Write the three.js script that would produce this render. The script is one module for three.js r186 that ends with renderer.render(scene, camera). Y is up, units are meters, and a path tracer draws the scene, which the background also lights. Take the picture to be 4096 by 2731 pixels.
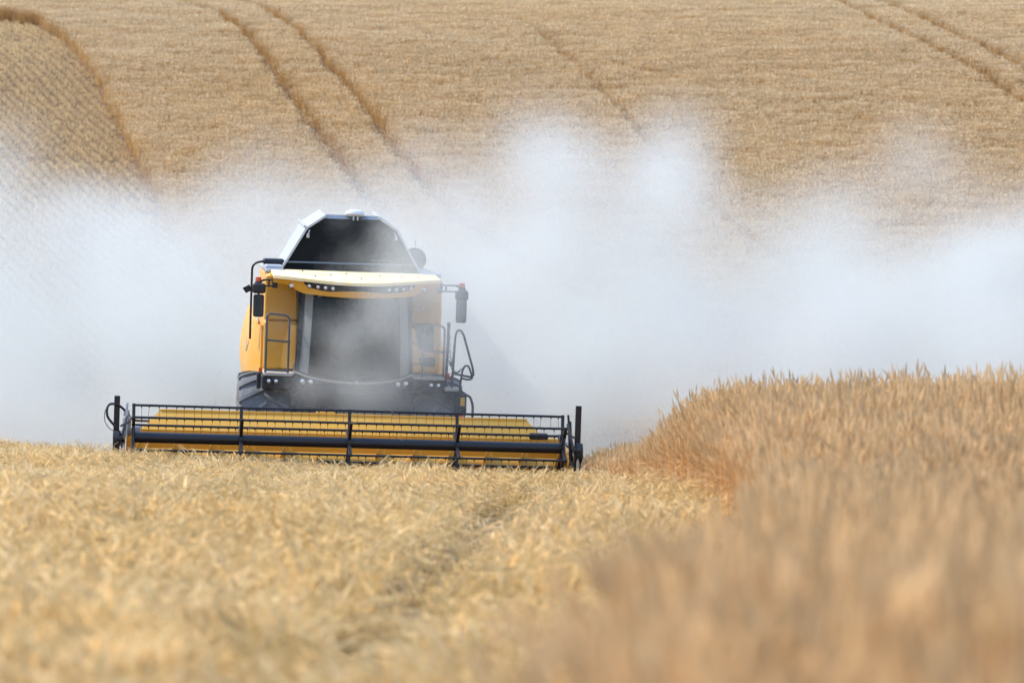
import * as THREE from 'three';
import { mergeGeometries } from 'three/addons/utils/BufferGeometryUtils.js';
import { RoundedBoxGeometry } from 'three/addons/geometries/RoundedBoxGeometry.js';
import { MarchingCubes } from 'three/addons/objects/MarchingCubes.js';

// ---------------------------------------------------------------- camera, sky, sun, exposure
const scene = new THREE.Scene();
const CAM_Y = 5.75, PITCH = 3;                        // metres above the wheels of the combine; degrees down
const camera = new THREE.PerspectiveCamera(10.5, 1024 / 682, 0.5, 1500);
camera.position.set(0, CAM_Y, 0);
camera.rotation.set(-PITCH * Math.PI / 180, 0, 0);
camera.focus = 60.5;
camera.userData.fStop = 2.25;
scene.add(camera);

const renderer = new THREE.WebGLRenderer({ antialias: true });
renderer.toneMapping = THREE.LinearToneMapping;
renderer.toneMappingExposure = 1.32;
renderer.shadowMap.enabled = true;

{ // hazy summer sky: pale at the horizon, blue overhead
  const W = 256, H = 128, data = new Float32Array(W * H * 4);
  for (let j = 0; j < H; j++) {
    const e = Math.max(0, Math.sin(((j + 0.5) / H - 0.5) * Math.PI)), k = Math.pow(e, 0.55);
    for (let i = 0; i < W; i++) {
      const o = (j * W + i) * 4;
      data[o] = 0.90 + (0.38 - 0.90) * k; data[o + 1] = 1.00 + (0.62 - 1.00) * k; data[o + 2] = 1.12 + (1.10 - 1.12) * k; data[o + 3] = 1;
    }
  }
  const sky = new THREE.DataTexture(data, W, H, THREE.RGBAFormat, THREE.FloatType);
  sky.mapping = THREE.EquirectangularReflectionMapping; sky.magFilter = THREE.LinearFilter; sky.needsUpdate = true;
  scene.background = sky; scene.environment = sky;
}
const sun = new THREE.DirectionalLight(new THREE.Color(1.0, 0.93, 0.82), 4.2);
sun.name = 'sun';
sun.position.set(-60, 68, -62 - 24); sun.target.position.set(0, 0, -62);
sun.castShadow = true; sun.shadow.radius = 4; sun.shadow.mapSize.set(4096, 4096);
Object.assign(sun.shadow.camera, { left: -60, right: 60, top: 60, bottom: -60, near: 1, far: 300 });
scene.add(sun, sun.target);

// ---------------------------------------------------------------- helpers
function rng(seed) { let s = seed | 0; return () => { s = (s + 0x6d2b79f5) | 0; let t = Math.imul(s ^ (s >>> 15), 1 | s); t = (t + Math.imul(t ^ (t >>> 7), 61 | t)) ^ t; return ((t ^ (t >>> 14)) >>> 0) / 4294967296; }; }
const clamp = (x, a = 0, b = 1) => Math.min(b, Math.max(a, x)), lerp = (a, b, t) => a + (b - a) * t;
const sstep = (a, b, x) => { const t = clamp((x - a) / (b - a)); return t * t * (3 - 2 * t); };
const hash = (i, j, k) => { let h = Math.imul(i, 374761393) ^ Math.imul(j, 668265263) ^ Math.imul(k, 2147483647 ^ 0x5bd1e995); h = Math.imul(h ^ (h >>> 13), 1274126177); return ((h ^ (h >>> 16)) >>> 0) / 4294967296; };
function noise(x, y, z = 0) { // value noise, 0..1
  const i = Math.floor(x), j = Math.floor(y), k = Math.floor(z), f = (t) => t * t * (3 - 2 * t), u = f(x - i), v = f(y - j), w = f(z - k);
  const L = (c) => lerp(lerp(hash(i, j, c), hash(i + 1, j, c), u), lerp(hash(i, j + 1, c), hash(i + 1, j + 1, c), u), v);
  return lerp(L(k), L(k + 1), w);
}
const fbm = (x, y, z = 0, n = 4) => { let s = 0, a = 0.5, t = 0; for (let q = 0; q < n; q++) { s += a * noise(x, y, z); t += a; x = x * 2.03 + 7.1; y = y * 2.03 + 3.7; z = z * 2.03 + 1.3; a *= 0.5; } return s / t; };
const gauss = (r) => Math.sqrt(-2 * Math.log(1 - r() * 0.9999)) * Math.cos(6.2832 * r());
const lin = (r, g, b) => new THREE.Color().setRGB(r, g, b);
function polyX(list, d) { // piecewise linear x(d) through [d, x] pairs, d ascending
  if (d <= list[0][0]) return list[0][1];
  for (let i = 1; i < list.length; i++) if (d <= list[i][0]) return lerp(list[i - 1][1], list[i][1], (d - list[i - 1][0]) / (list[i][0] - list[i - 1][0]));
  return list[list.length - 1][1];
}

// ---------------------------------------------------------------- the lie of the land: height over (x, d), d metres ahead of the camera
const PROFILE = [[-80, 8], [0, 4.15], [4, 4.1], [8, 3.95], [12, 3.6], [20, 3.05], [30, 2.4], [40, 1.68], [52, 0.78], [57, 0.38], [62, 0.02], [70, -0.6], [82, -1.2], [92, -0.8], [105, 1.2], [120, 4.0], [135, 7.4], [142, 9.0], [150, 10.4], [160, 11.7], [170, 12.9], [200, 16], [260, 21], [400, 30], [800, 45]];
function profile(d) {
  const T = PROFILE, n = T.length; let i = 0;
  while (i < n - 2 && d > T[i + 1][0]) i++;
  const m = (k) => { const a = Math.max(k - 1, 0), b = Math.min(k + 1, n - 1); return (T[b][1] - T[a][1]) / (T[b][0] - T[a][0]); };
  const [x0, y0] = T[i], [x1, y1] = T[i + 1], h = x1 - x0, t = clamp((d - x0) / h), t2 = t * t, t3 = t2 * t;
  return (2 * t3 - 3 * t2 + 1) * y0 + (t3 - 2 * t2 + t) * h * m(i) + (3 * t2 - 2 * t3) * y1 + (t3 - t2) * h * m(i + 1);
}
const WHEAT_EDGE = [[3, 0.0], [6, 0.15], [8, 0.28], [12, 0.64], [18, 1.3], [22, 1.72], [27, 2.05], [48, 2.02], [54, 1.5], [60, 1.35], [75, 2.4]];
const RUT = [[13, -0.88], [19, -0.64], [43, 0.12], [52, 0.35]];
const STUBBLE_EDGE = [[95, -5.5], [106.2, -8.17], [113, -10.15], [123.9, -12.27], [131.1, -13.82], [137.5, -15.21], [146.1, -17.52], [151.5, -19.3], [153.3, -22], [153.6, -60]];
const TRAMS = [
  [[104, -1.4], [114.9, -3.72], [118.4, -4.52], [122.3, -5.39], [127.4, -6.5], [131.7, -7.49], [136.8, -8.58], [145, -10.27], [151.7, -11.98], [157, -14.23], [163, -17]],
  [[104, 2.0], [109.9, 0.05], [114.6, -1.56], [118.7, -2.45], [122.3, -3.24], [127.1, -4.26], [131.1, -5.0], [135.3, -5.95], [140.6, -7.17], [146.8, -8.51], [154.5, -10.58], [162, -13.2]],
  [[108, 8.1], [115.5, 6.55], [120, 5.68], [124.5, 5.01], [129.7, 4.16], [134.6, 3.21], [139, 2.34], [143.4, 1.58], [150, 0.3]],
  [[122, 21.2], [132.8, 18.27], [137.9, 17.32], [141.9, 16.16], [148, 14.77], [156.6, 13.98], [165, 13.0]],
  [[130, 21.2], [138.3, 19.02], [145, 17.36], [152.6, 16.3], [160, 15.2]],
];
function ground(x, d) {
  const tilt = -0.045 * (1 - sstep(56, 85, d) * 0.9) * sstep(4, 30, d);
  const bank = 0.67 * sstep(1.55, 2.5, x) * sstep(22, 38, d) * (1 - sstep(48, 60, d));
  let rut = 0; // wheel tracks pressed into the soil
  if (d > 100 && d < 166) TRAMS.forEach((t, q) => { if (d > t[0][0] && d < t[t.length - 1][0]) rut = Math.max(rut, (q === 2 ? 0.08 : 0.22) * (1 - sstep(0.12, 0.42, Math.abs(x - polyX(t, d))))); });
  else if (d > 13 && d < 48) rut = 0.10 * (1 - sstep(0.12, 0.36, Math.abs(x - polyX(RUT, d))));
  return profile(d) - rut + tilt * Math.min(Math.max(x, -14), 1.6) + bank + (fbm(x * 0.21 + 40, d * 0.21, 0, 2) - 0.5) * 0.22 * sstep(62, 100, d);
}

// textures
function tex(size, fn, repeat) {
  const data = new Uint8Array(size * size * 4);
  for (let j = 0; j < size; j++) for (let i = 0; i < size; i++) { const c = fn(i / size, j / size), o = (j * size + i) * 4; data[o] = clamp(c[0]) * 255; data[o + 1] = clamp(c[1]) * 255; data[o + 2] = clamp(c[2]) * 255; data[o + 3] = 255; }
  const t = new THREE.DataTexture(data, size, size); t.colorSpace = THREE.SRGBColorSpace; t.wrapS = t.wrapT = THREE.RepeatWrapping; t.magFilter = THREE.LinearFilter; t.minFilter = THREE.LinearMipmapLinearFilter; t.generateMipmaps = true; t.needsUpdate = true;
  if (repeat) t.repeat.set(repeat, repeat);
  return t;
}
// tiling noise on the unit square
const tnoise = (u, v, n, s) => { const x = u * n, y = v * n, i = Math.floor(x), j = Math.floor(y), f = (t) => t * t * (3 - 2 * t), a = f(x - i), b = f(y - j), q = (p, r) => hash(((p % n) + n) % n, ((r % n) + n) % n, s); return lerp(lerp(q(i, j), q(i + 1, j), a), lerp(q(i, j + 1), q(i + 1, j + 1), a), b); };
const tfbm = (u, v, n, s) => 0.5 * tnoise(u, v, n, s) + 0.27 * tnoise(u, v, n * 2, s + 1) + 0.15 * tnoise(u, v, n * 4, s + 2) + 0.08 * tnoise(u, v, n * 8, s + 3);

{ // ground: one sheet
  const soil = tex(512, (u, v) => { const a = tfbm(u, v, 8, 3), b = tnoise(u * 1, v * 1, 180, 9), straw = b > 0.62 ? 0.16 : 0; const k = 0.22 + 0.18 * a + straw * 0.8; return [k * 1.22, k * 0.92, k * 0.58]; });
  const xs = [], ds = [];
  for (let x = -300; x < -34; x += 14) xs.push(x); for (let x = -34; x < -22; x += 1) xs.push(x); for (let x = -22; x < 22; x += 0.2) xs.push(x); for (let x = 22; x < 34; x += 1) xs.push(x); for (let x = 34; x <= 300; x += 14) xs.push(x);
  for (let d = -80; d < 0; d += 8) ds.push(d); for (let d = 0; d < 70; d += 0.7) ds.push(d); for (let d = 70; d < 180; d += 1) ds.push(d); for (let d = 180; d <= 800; d += 10) ds.push(d);
  const pos = [], uv = [], idx = [], nx = xs.length;
  for (const d of ds) for (const x of xs) { pos.push(x, ground(x, d), -d); uv.push(x / 3, d / 3); }
  for (let j = 0; j < ds.length - 1; j++) for (let i = 0; i < nx - 1; i++) { const a = j * nx + i; idx.push(a, a + 1, a + nx + 1, a, a + nx + 1, a + nx); }
  const g = new THREE.BufferGeometry();
  g.setAttribute('position', new THREE.Float32BufferAttribute(pos, 3)); g.setAttribute('uv', new THREE.Float32BufferAttribute(uv, 2)); g.setIndex(idx); g.computeVertexNormals();
  const m = new THREE.Mesh(g, new THREE.MeshStandardMaterial({ map: soil, roughness: 1 }));
  m.name = 'ground'; m.receiveShadow = m.castShadow = true; m.userData = { kind: 'structure', label: 'rolling farm soil with straw litter under the crops', category: 'ground' }; scene.add(m);
}

// ---------------------------------------------------------------- crops
class Blades { // loose flat blades with a colour each
  constructor() { this.p = []; this.c = []; }
  quad(a, b, wa, wb, side, col) { const s = side, q = [a[0] - s[0] * wa, a[1] - s[1] * wa, a[2] - s[2] * wa], r = [a[0] + s[0] * wa, a[1] + s[1] * wa, a[2] + s[2] * wa], t = [b[0] + s[0] * wb, b[1] + s[1] * wb, b[2] + s[2] * wb], u = [b[0] - s[0] * wb, b[1] - s[1] * wb, b[2] - s[2] * wb]; this.p.push(...q, ...r, ...t, ...q, ...t, ...u); for (let i = 0; i < 6; i++) this.c.push(...col); }
  tri(a, b, c, col) { this.p.push(...a, ...b, ...c); for (let i = 0; i < 3; i++) this.c.push(...col); }
  build() { const g = new THREE.BufferGeometry(); g.setAttribute('position', new THREE.Float32BufferAttribute(this.p, 3)); g.setAttribute('color', new THREE.Float32BufferAttribute(this.c, 3)); g.computeVertexNormals(); return g; }
}
function tuft(seed, o) {
  const r = rng(seed), B = new Blades();
  for (let i = 0; i < o.n; i++) {
    const a = r() * 6.283, R = o.R * Math.sqrt(r()), bx = Math.cos(a) * R, bz = Math.sin(a) * R, h = o.h * (1 - o.hv * r()), la = r() * 6.283, L = o.lean * (0.3 + r());
    const dx = Math.cos(la), dz = Math.sin(la), fa = r() * 6.283, side = [Math.cos(fa), 0, Math.sin(fa)], tone = 0.8 + 0.4 * r();
    const sc = o.stem.map((c) => c * tone), ht = 0.8 + 0.4 * r(), hc = o.head.map((c) => c * ht);
    const p0 = [bx, 0, bz], p1 = [bx + dx * L * h * 0.35, h * 0.6, bz + dz * L * h * 0.35], p2 = [bx + dx * L * h, h, bz + dz * L * h];
    B.quad(p0, p1, o.sw, o.sw * 0.9, side, sc); B.quad(p1, p2, o.sw * 0.9, o.sw * 0.7, side, sc);
    if (o.hl) {
      const nod = o.nod * (0.2 + 1.3 * r()), up = Math.cos(nod), out = Math.sin(nod), hl = o.hl * (0.75 + 0.5 * r());
      const m = [p2[0] + dx * out * hl * 0.45, p2[1] + up * hl * 0.45, p2[2] + dz * out * hl * 0.45], e = [p2[0] + dx * out * hl * 1.05, p2[1] + (up - 0.25 * out) * hl, p2[2] + dz * out * hl * 1.05];
      const s2 = [-side[2], 0, side[0]];
      for (const s of [side, s2]) { B.quad(p2, m, o.hw * 0.5, o.hw, s, hc); B.quad(m, e, o.hw, o.hw * 0.15, s, hc); }
      if (o.awn) for (let k = 0; k < 3; k++) { const q = [e[0] + (r() - 0.5) * 0.06 + dx * out * o.awn, e[1] + up * o.awn * (0.5 + r() * 0.5), e[2] + (r() - 0.5) * 0.06 + dz * out * o.awn]; B.quad(m, q, 0.0022, 0.001, side, hc); }
    }
    if (r() < o.leaf) { const t = 0.3 + 0.5 * r(), q = [lerp(p0[0], p2[0], t), h * t, lerp(p0[2], p2[2], t)], fa2 = r() * 6.283, ll = o.h * (0.2 + 0.25 * r()), w = [Math.cos(fa2) * ll, -0.3 * ll + 0.7 * ll * r(), Math.sin(fa2) * ll]; B.quad(q, [q[0] + w[0], q[1] + w[1], q[2] + w[2]], 0.006, 0.002, [-Math.sin(fa2), 0, Math.cos(fa2)], sc); }
  }
  return B.build();
}
const strawMat = (name, through = 0.45) => { const m = new THREE.MeshPhysicalMaterial({ vertexColors: true, color: 0xffffff, roughness: 0.85, transmission: through, thickness: 0, side: THREE.DoubleSide, specularIntensity: 0.3 }); m.name = name; return m; };
function scatter(name, geo, mat, list, label, category) {
  const im = new THREE.InstancedMesh(geo, mat, list.length), M = new THREE.Matrix4(), Q = new THREE.Quaternion(), E = new THREE.Euler(), P = new THREE.Vector3(), S = new THREE.Vector3(), C = new THREE.Color();
  list.forEach((o, i) => { E.set(o.tx || 0, o.yaw, o.tz || 0, 'YXZ'); Q.setFromEuler(E); P.set(o.x, o.y, o.z); S.set(o.s, o.sy ?? o.s, o.s); im.setMatrixAt(i, M.compose(P, Q, S)); if (o.c) im.setColorAt(i, C.setRGB(...o.c)); });
  im.name = name; im.castShadow = im.receiveShadow = true; im.userData = { kind: 'stuff', label, category }; scene.add(im);
  return im;
}
const HALF = 0.138; // half width of view per metre of distance
{ // low bent crop, left foreground up to the header
  const r = rng(11), list = [];
  const geo = tuft(101, { n: 30, R: 0.17, h: 0.27, hv: 0.5, lean: 1.15, sw: 0.0045, stem: [0.71, 0.53, 0.21], head: [0.84, 0.655, 0.355], hl: 0.08, hw: 0.0088, nod: 2.3, awn: 0.07, leaf: 0.8 });
  for (let d = 9; d < 60.5; ) {
    const step = d < 20 ? 0.13 : 0.155; d += step;
    const w = HALF * d * 1.12 + 1.2;
    for (let x = -w; x < w; x += step) {
      const px = x + (r() - 0.5) * 0.15, pd = d + (r() - 0.5) * 0.15;
      if (px > polyX(WHEAT_EDGE, pd) + 0.05 * gauss(r)) continue;
      if (pd > 56.4 && px > -6.4 && px < 1.2) continue;      // already under the cutter bar
      const rut = Math.abs(px - polyX(RUT, pd)); if (pd > 13 && pd < 44 && rut < 0.36 + 0.12 * noise(pd * 0.6, 3) + 0.10 * sstep(18, 26, pd) && r() < 0.96) continue;
      const k = fbm(px * 1.1, pd * 0.9, 5, 3), k2 = noise(px * 3.1, pd * 2.6, 9);
      if (k2 < 0.24) continue;
      const sy = 0.35 + 0.85 * sstep(0.25, 0.75, k) * (0.6 + 0.8 * k2) + (r() < 0.004 ? 0.7 : 0), t = 0.68 + 0.5 * r(), warm = fbm(px * 0.5, pd * 0.35, 22, 2);
      const ang = fbm(px * 0.7, pd * 0.7, 31, 2) * 9;
      list.push({ x: px, y: ground(px, pd), z: -pd, yaw: r() * 6.283, tx: Math.cos(ang) * 0.55, tz: Math.sin(ang) * 0.55, s: 0.9 + 0.3 * r(), sy, c: [t, t * (0.97 + 0.05 * warm), t * (0.88 + 0.22 * warm)] });
    }
  }
  scatter('low_crop', geo, strawMat('pale straw'), list, 'pale blond low crop with bent heads across the foreground before the header', 'crop');
}
{ // tall wheat on the bank to the right
  const r = rng(12), list = [];
  const geo = tuft(102, { n: 21, R: 0.16, h: 0.80, hv: 0.42, lean: 0.16, sw: 0.0042, stem: [0.68, 0.41, 0.165], head: [0.75, 0.56, 0.31], hl: 0.11, hw: 0.0098, nod: 0.45, awn: 0, leaf: 0.9 });
  for (let d = 3.5; d < 75; ) {
    const step = d < 14 ? 0.14 : d < 48 ? 0.15 : 0.2; d += step;
    const w = HALF * d * 1.12 + 1.5;
    for (let x = polyX(WHEAT_EDGE, d); x < w; x += step) {
      const px = x + (r() - 0.5) * 0.14, pd = d + (r() - 0.5) * 0.14;
      if (noise(px * 2.7, pd * 2.4, 3) < 0.1) continue;
      const k = fbm(px * 0.9, pd * 0.9, 15, 3), t = 0.76 + 0.38 * r();
      list.push({ x: px, y: ground(px, pd), z: -pd, yaw: r() * 6.283, tx: (r() - 0.5) * 0.3, tz: (r() - 0.5) * 0.3, s: 0.9 + 0.3 * r(), sy: (0.76 + 0.36 * k + 0.12 * r() + (r() < 0.06 ? 0.2 : 0)) * (pd > 46 ? 0.8 : 1), c: [t, t * (0.94 + 0.1 * k), t * (0.85 + 0.3 * k)] });
    }
  }
  scatter('tall_wheat', geo, strawMat('ripe wheat'), list, 'tall ripe wheat with reddish stems standing on the bank', 'wheat');
}
const inStubble = (x, d) => d < 153.6 && x < polyX(STUBBLE_EDGE, d);
{ // standing crop on the far hill
  const r = rng(13), list = [];
  const geo = tuft(103, { n: 27, R: 0.21, h: 0.60, hv: 0.35, lean: 0.2, sw: 0.006, stem: [0.64, 0.42, 0.18], head: [0.83, 0.68, 0.45], hl: 0.095, hw: 0.0115, nod: 0.8, awn: 0, leaf: 0.4 });
  for (let d = 84; d < 172; ) {
    const step = d < 100 ? 0.32 : 0.25; d += step;
    const w = HALF * d * 1.1 + 2;
    for (let x = -w; x < w; x += step) {
      const px = x + (r() - 0.5) * 0.26, pd = d + (r() - 0.5) * 0.26;
      if (inStubble(px, pd)) continue;
      let gap = false;
      TRAMS.forEach((t, q) => { if (pd > t[0][0] && pd < t[t.length - 1][0] && Math.abs(px - polyX(t, pd) - 0.08 * (noise(pd * 0.7, q) - 0.5)) < [0.36, 0.34, 0.18, 0.28, 0.28][q]) gap = true; });
      if (gap && r() < 0.97) continue;
      const k = fbm(px * 0.55, pd * 1.3, 41, 3), k2 = noise(px * 1.6, pd * 2.8, 43);
      if (k2 < 0.06) continue;
      const t = 0.88 + 0.22 * r(), big = fbm(px * 0.12, pd * 0.12, 51, 2);
      list.push({ x: px, y: ground(px, pd), z: -pd, yaw: r() * 6.283, tx: (r() - 0.5) * 0.3, tz: (r() - 0.5) * 0.3, s: 0.9 + 0.35 * r(), sy: 0.8 + 0.32 * k + 0.12 * k2, c: [t, t * (0.97 + 0.06 * big), t * (0.9 + 0.2 * big)] });
    }
  }
  scatter('hill_crop', geo, strawMat('hill straw', 0.3), list, 'golden standing grain covering the far hillside, crossed by tramlines', 'grain');
}
{ // mown stubble in rows, upper left of the hill, and behind the combine
  const r = rng(14), list = [];
  const geo = tuft(104, { n: 14, R: 0.10, h: 0.17, hv: 0.5, lean: 0.25, sw: 0.007, stem: [0.64, 0.51, 0.29], head: [0.5, 0.4, 0.2], hl: 0, hw: 0, nod: 0, awn: 0, leaf: 0.7 });
  for (let d = 60; d < 154; d += 0.19) {
    const w = HALF * d * 1.1 + 2;
    for (let x = -w; x < w + 20; x += 0.36) {
      const px = x - 0.21 * (d - 60) + (r() - 0.5) * 0.09 + 0.3 * (fbm(x * 0.15, d * 0.12, 70, 2) - 0.5), pd = d + (r() - 0.5) * 0.12;
      if (d < 84 ? (px > polyX(WHEAT_EDGE, pd)) : !inStubble(px + 0.2, pd)) continue;
      if (noise(px * 1.9, pd * 2.3, 61) < 0.1) continue;
      const t = 0.92 + 0.3 * r();
      list.push({ x: px, y: ground(px, pd), z: -pd, yaw: r() * 6.283, s: 0.9 + 0.4 * r(), sy: 0.6 + 0.6 * r(), c: [t, t * 0.97, t * 0.95] });
    }
  }
  scatter('stubble', geo, strawMat('stubble straw'), list, 'short mown stubble in rows on the hill at the upper left', 'stubble');
}
// ---------------------------------------------------------------- modelling helpers
const V = (x, y, z) => new THREE.Vector3(x, y, z);
function clean(g) { g = g.index ? g.toNonIndexed() : g; for (const k of Object.keys(g.attributes)) if (!['position', 'normal', 'uv'].includes(k)) g.deleteAttribute(k); if (!g.attributes.uv) g.setAttribute('uv', new THREE.Float32BufferAttribute(new Float32Array(g.attributes.position.count * 2), 2)); if (!g.attributes.normal) g.computeVertexNormals(); return g; }
function metricUV(g) { // box-projected uv in metres of the part's own axes
  const p = g.attributes.position, n = g.attributes.normal, u = g.attributes.uv;
  for (let i = 0; i < p.count; i++) { const a = Math.abs(n.getX(i)), b = Math.abs(n.getY(i)), c = Math.abs(n.getZ(i)); if (c >= a && c >= b) u.setXY(i, p.getX(i), p.getY(i)); else if (a >= b) u.setXY(i, p.getZ(i), p.getY(i)); else u.setXY(i, p.getX(i), p.getZ(i)); }
  return g;
}
function part(parent, name, geos, mat, label) {
  const m = new THREE.Mesh(metricUV(mergeGeometries([].concat(geos).map(clean))), mat); m.name = name; m.castShadow = m.receiveShadow = true; if (label) m.userData.label = label; parent.add(m); return m;
}
function group(parent, name) { const g = new THREE.Group(); g.name = name; parent.add(g); return g; }
const box = (w, h, d, x, y, z, r = 0.012) => new RoundedBoxGeometry(w, h, d, 2, Math.min(r, w * 0.45, h * 0.45, d * 0.45)).translate(x, y, z);
function span(x0, x1, y0, y1, z0, z1, r) { return box(x1 - x0, y1 - y0, z1 - z0, (x0 + x1) / 2, (y0 + y1) / 2, (z0 + z1) / 2, r); }
function rod(a, b, r, n = 8, r2 = r) { const d = b.clone().sub(a), g = new THREE.CylinderGeometry(r2, r, d.length(), n); g.applyQuaternion(new THREE.Quaternion().setFromUnitVectors(V(0, 1, 0), d.normalize())); return g.translate((a.x + b.x) / 2, (a.y + b.y) / 2, (a.z + b.z) / 2); }
function bar(a, b, w, t) { const d = b.clone().sub(a), g = new RoundedBoxGeometry(w, d.length(), t, 1, Math.min(w, t) * 0.2); g.applyQuaternion(new THREE.Quaternion().setFromUnitVectors(V(0, 1, 0), d.normalize())); return g.translate((a.x + b.x) / 2, (a.y + b.y) / 2, (a.z + b.z) / 2); }
function pipe(pts, r, closed = false, seg = 0, tension = 0.0) { // polyline with rounded corners
  const c = new THREE.CatmullRomCurve3(pts, closed, 'catmullrom', tension || 0.5); return new THREE.TubeGeometry(c, seg || pts.length * 6, r, 7, closed);
}
function bent(pts, r, fillet = 0.07) { // straight runs joined by short arcs
  const path = new THREE.CurvePath();
  let from = pts[0];
  for (let i = 1; i < pts.length; i++) {
    if (i === pts.length - 1) { path.add(new THREE.LineCurve3(from, pts[i])); break; }
    const d0 = pts[i].clone().sub(pts[i - 1]), d1 = pts[i + 1].clone().sub(pts[i]), f = Math.min(fillet, d0.length() * 0.45, d1.length() * 0.45), a = pts[i].clone().addScaledVector(d0.normalize(), -f), b = pts[i].clone().addScaledVector(d1.normalize(), f);
    path.add(new THREE.LineCurve3(from, a)); path.add(new THREE.QuadraticBezierCurve3(a, pts[i].clone(), b)); from = b;
  }
  return mergeGeometries(path.curves.map((c) => clean(new THREE.TubeGeometry(c, c.isLineCurve3 ? 1 : 6, r, 7, false))));
}
function sheet(fn, nu, nv, off) { // closed thick sheet: fn(u, v) gives a point, off(u, v) the vector to its back
  const pos = [], idx = [], W = nu + 1, n = W * (nv + 1);
  for (let k = 0; k < 2; k++) for (let j = 0; j <= nv; j++) for (let i = 0; i <= nu; i++) { const p = fn(i / nu, j / nv), o = k ? off(i / nu, j / nv) : [0, 0, 0]; pos.push(p[0] + o[0], p[1] + o[1], p[2] + o[2]); }
  for (let j = 0; j < nv; j++) for (let i = 0; i < nu; i++) { const a = j * W + i, b = a + 1, c = a + W, d = c + 1; idx.push(a, b, d, a, d, c, n + a, n + d, n + b, n + a, n + c, n + d); }
  const edge = (a, b) => idx.push(a, n + a, n + b, a, n + b, b);
  for (let i = 0; i < nu; i++) { edge(i + 1 - 1, i + 1); edge(nv * W + i + 1, nv * W + i); }
  for (let j = 0; j < nv; j++) { edge((j + 1) * W, j * W); edge(j * W + nu, (j + 1) * W + nu); }
  const g = new THREE.BufferGeometry(); g.setAttribute('position', new THREE.Float32BufferAttribute(pos, 3)); g.setIndex(idx);
  return creased(g);
}
function creased(g, angle = 0.7) { // normals smooth only across shallow edges
  g = g.index ? g.toNonIndexed() : g; const p = g.attributes.position, n = p.count, fn = [], map = new Map(), key = (i) => Math.round(p.getX(i) * 5e3) + ',' + Math.round(p.getY(i) * 5e3) + ',' + Math.round(p.getZ(i) * 5e3), a = V(0, 0, 0), b = V(0, 0, 0), c = V(0, 0, 0);
  for (let f = 0; f < n; f += 3) { a.fromBufferAttribute(p, f); b.fromBufferAttribute(p, f + 1).sub(a); c.fromBufferAttribute(p, f + 2).sub(a); const w = b.clone().cross(c); fn.push(w); for (let k = 0; k < 3; k++) { const q = key(f + k); if (!map.has(q)) map.set(q, []); map.get(q).push(f / 3); } }
  const out = new Float32Array(n * 3), cos = Math.cos(angle);
  for (let i = 0; i < n; i++) { const w = fn[Math.floor(i / 3)], u = w.clone().normalize(), s = V(0, 0, 0); for (const f of map.get(key(i))) if (fn[f].clone().normalize().dot(u) > cos) s.add(fn[f]); s.normalize(); out.set([s.x, s.y, s.z], i * 3); }
  g.setAttribute('normal', new THREE.BufferAttribute(out, 3)); return g;
}
function flip(g) { // after mirroring: turn the faces round again
  g = clean(g); for (const k of Object.keys(g.attributes)) { const a = g.attributes[k], n = a.itemSize, v = a.array; for (let f = 0; f < a.count; f += 3) for (let c = 0; c < n; c++) { const i = (f + 1) * n + c, j = (f + 2) * n + c, t = v[i]; v[i] = v[j]; v[j] = t; } }
  return g;
}
function plate(pts, t, axis = 'z') { // flat polygon [a, b] extruded by t along an axis
  const s = new THREE.Shape(pts.map(([x, y]) => new THREE.Vector2(x, y))), g = new THREE.ExtrudeGeometry(s, { depth: t, bevelEnabled: false });
  if (axis === 'x') return flip(g.applyMatrix4(new THREE.Matrix4().set(0, 0, 1, 0, 0, 1, 0, 0, 1, 0, 0, 0, 0, 0, 0, 1))); // (z, y) outline, thickness along x
  return g;
}

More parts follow.
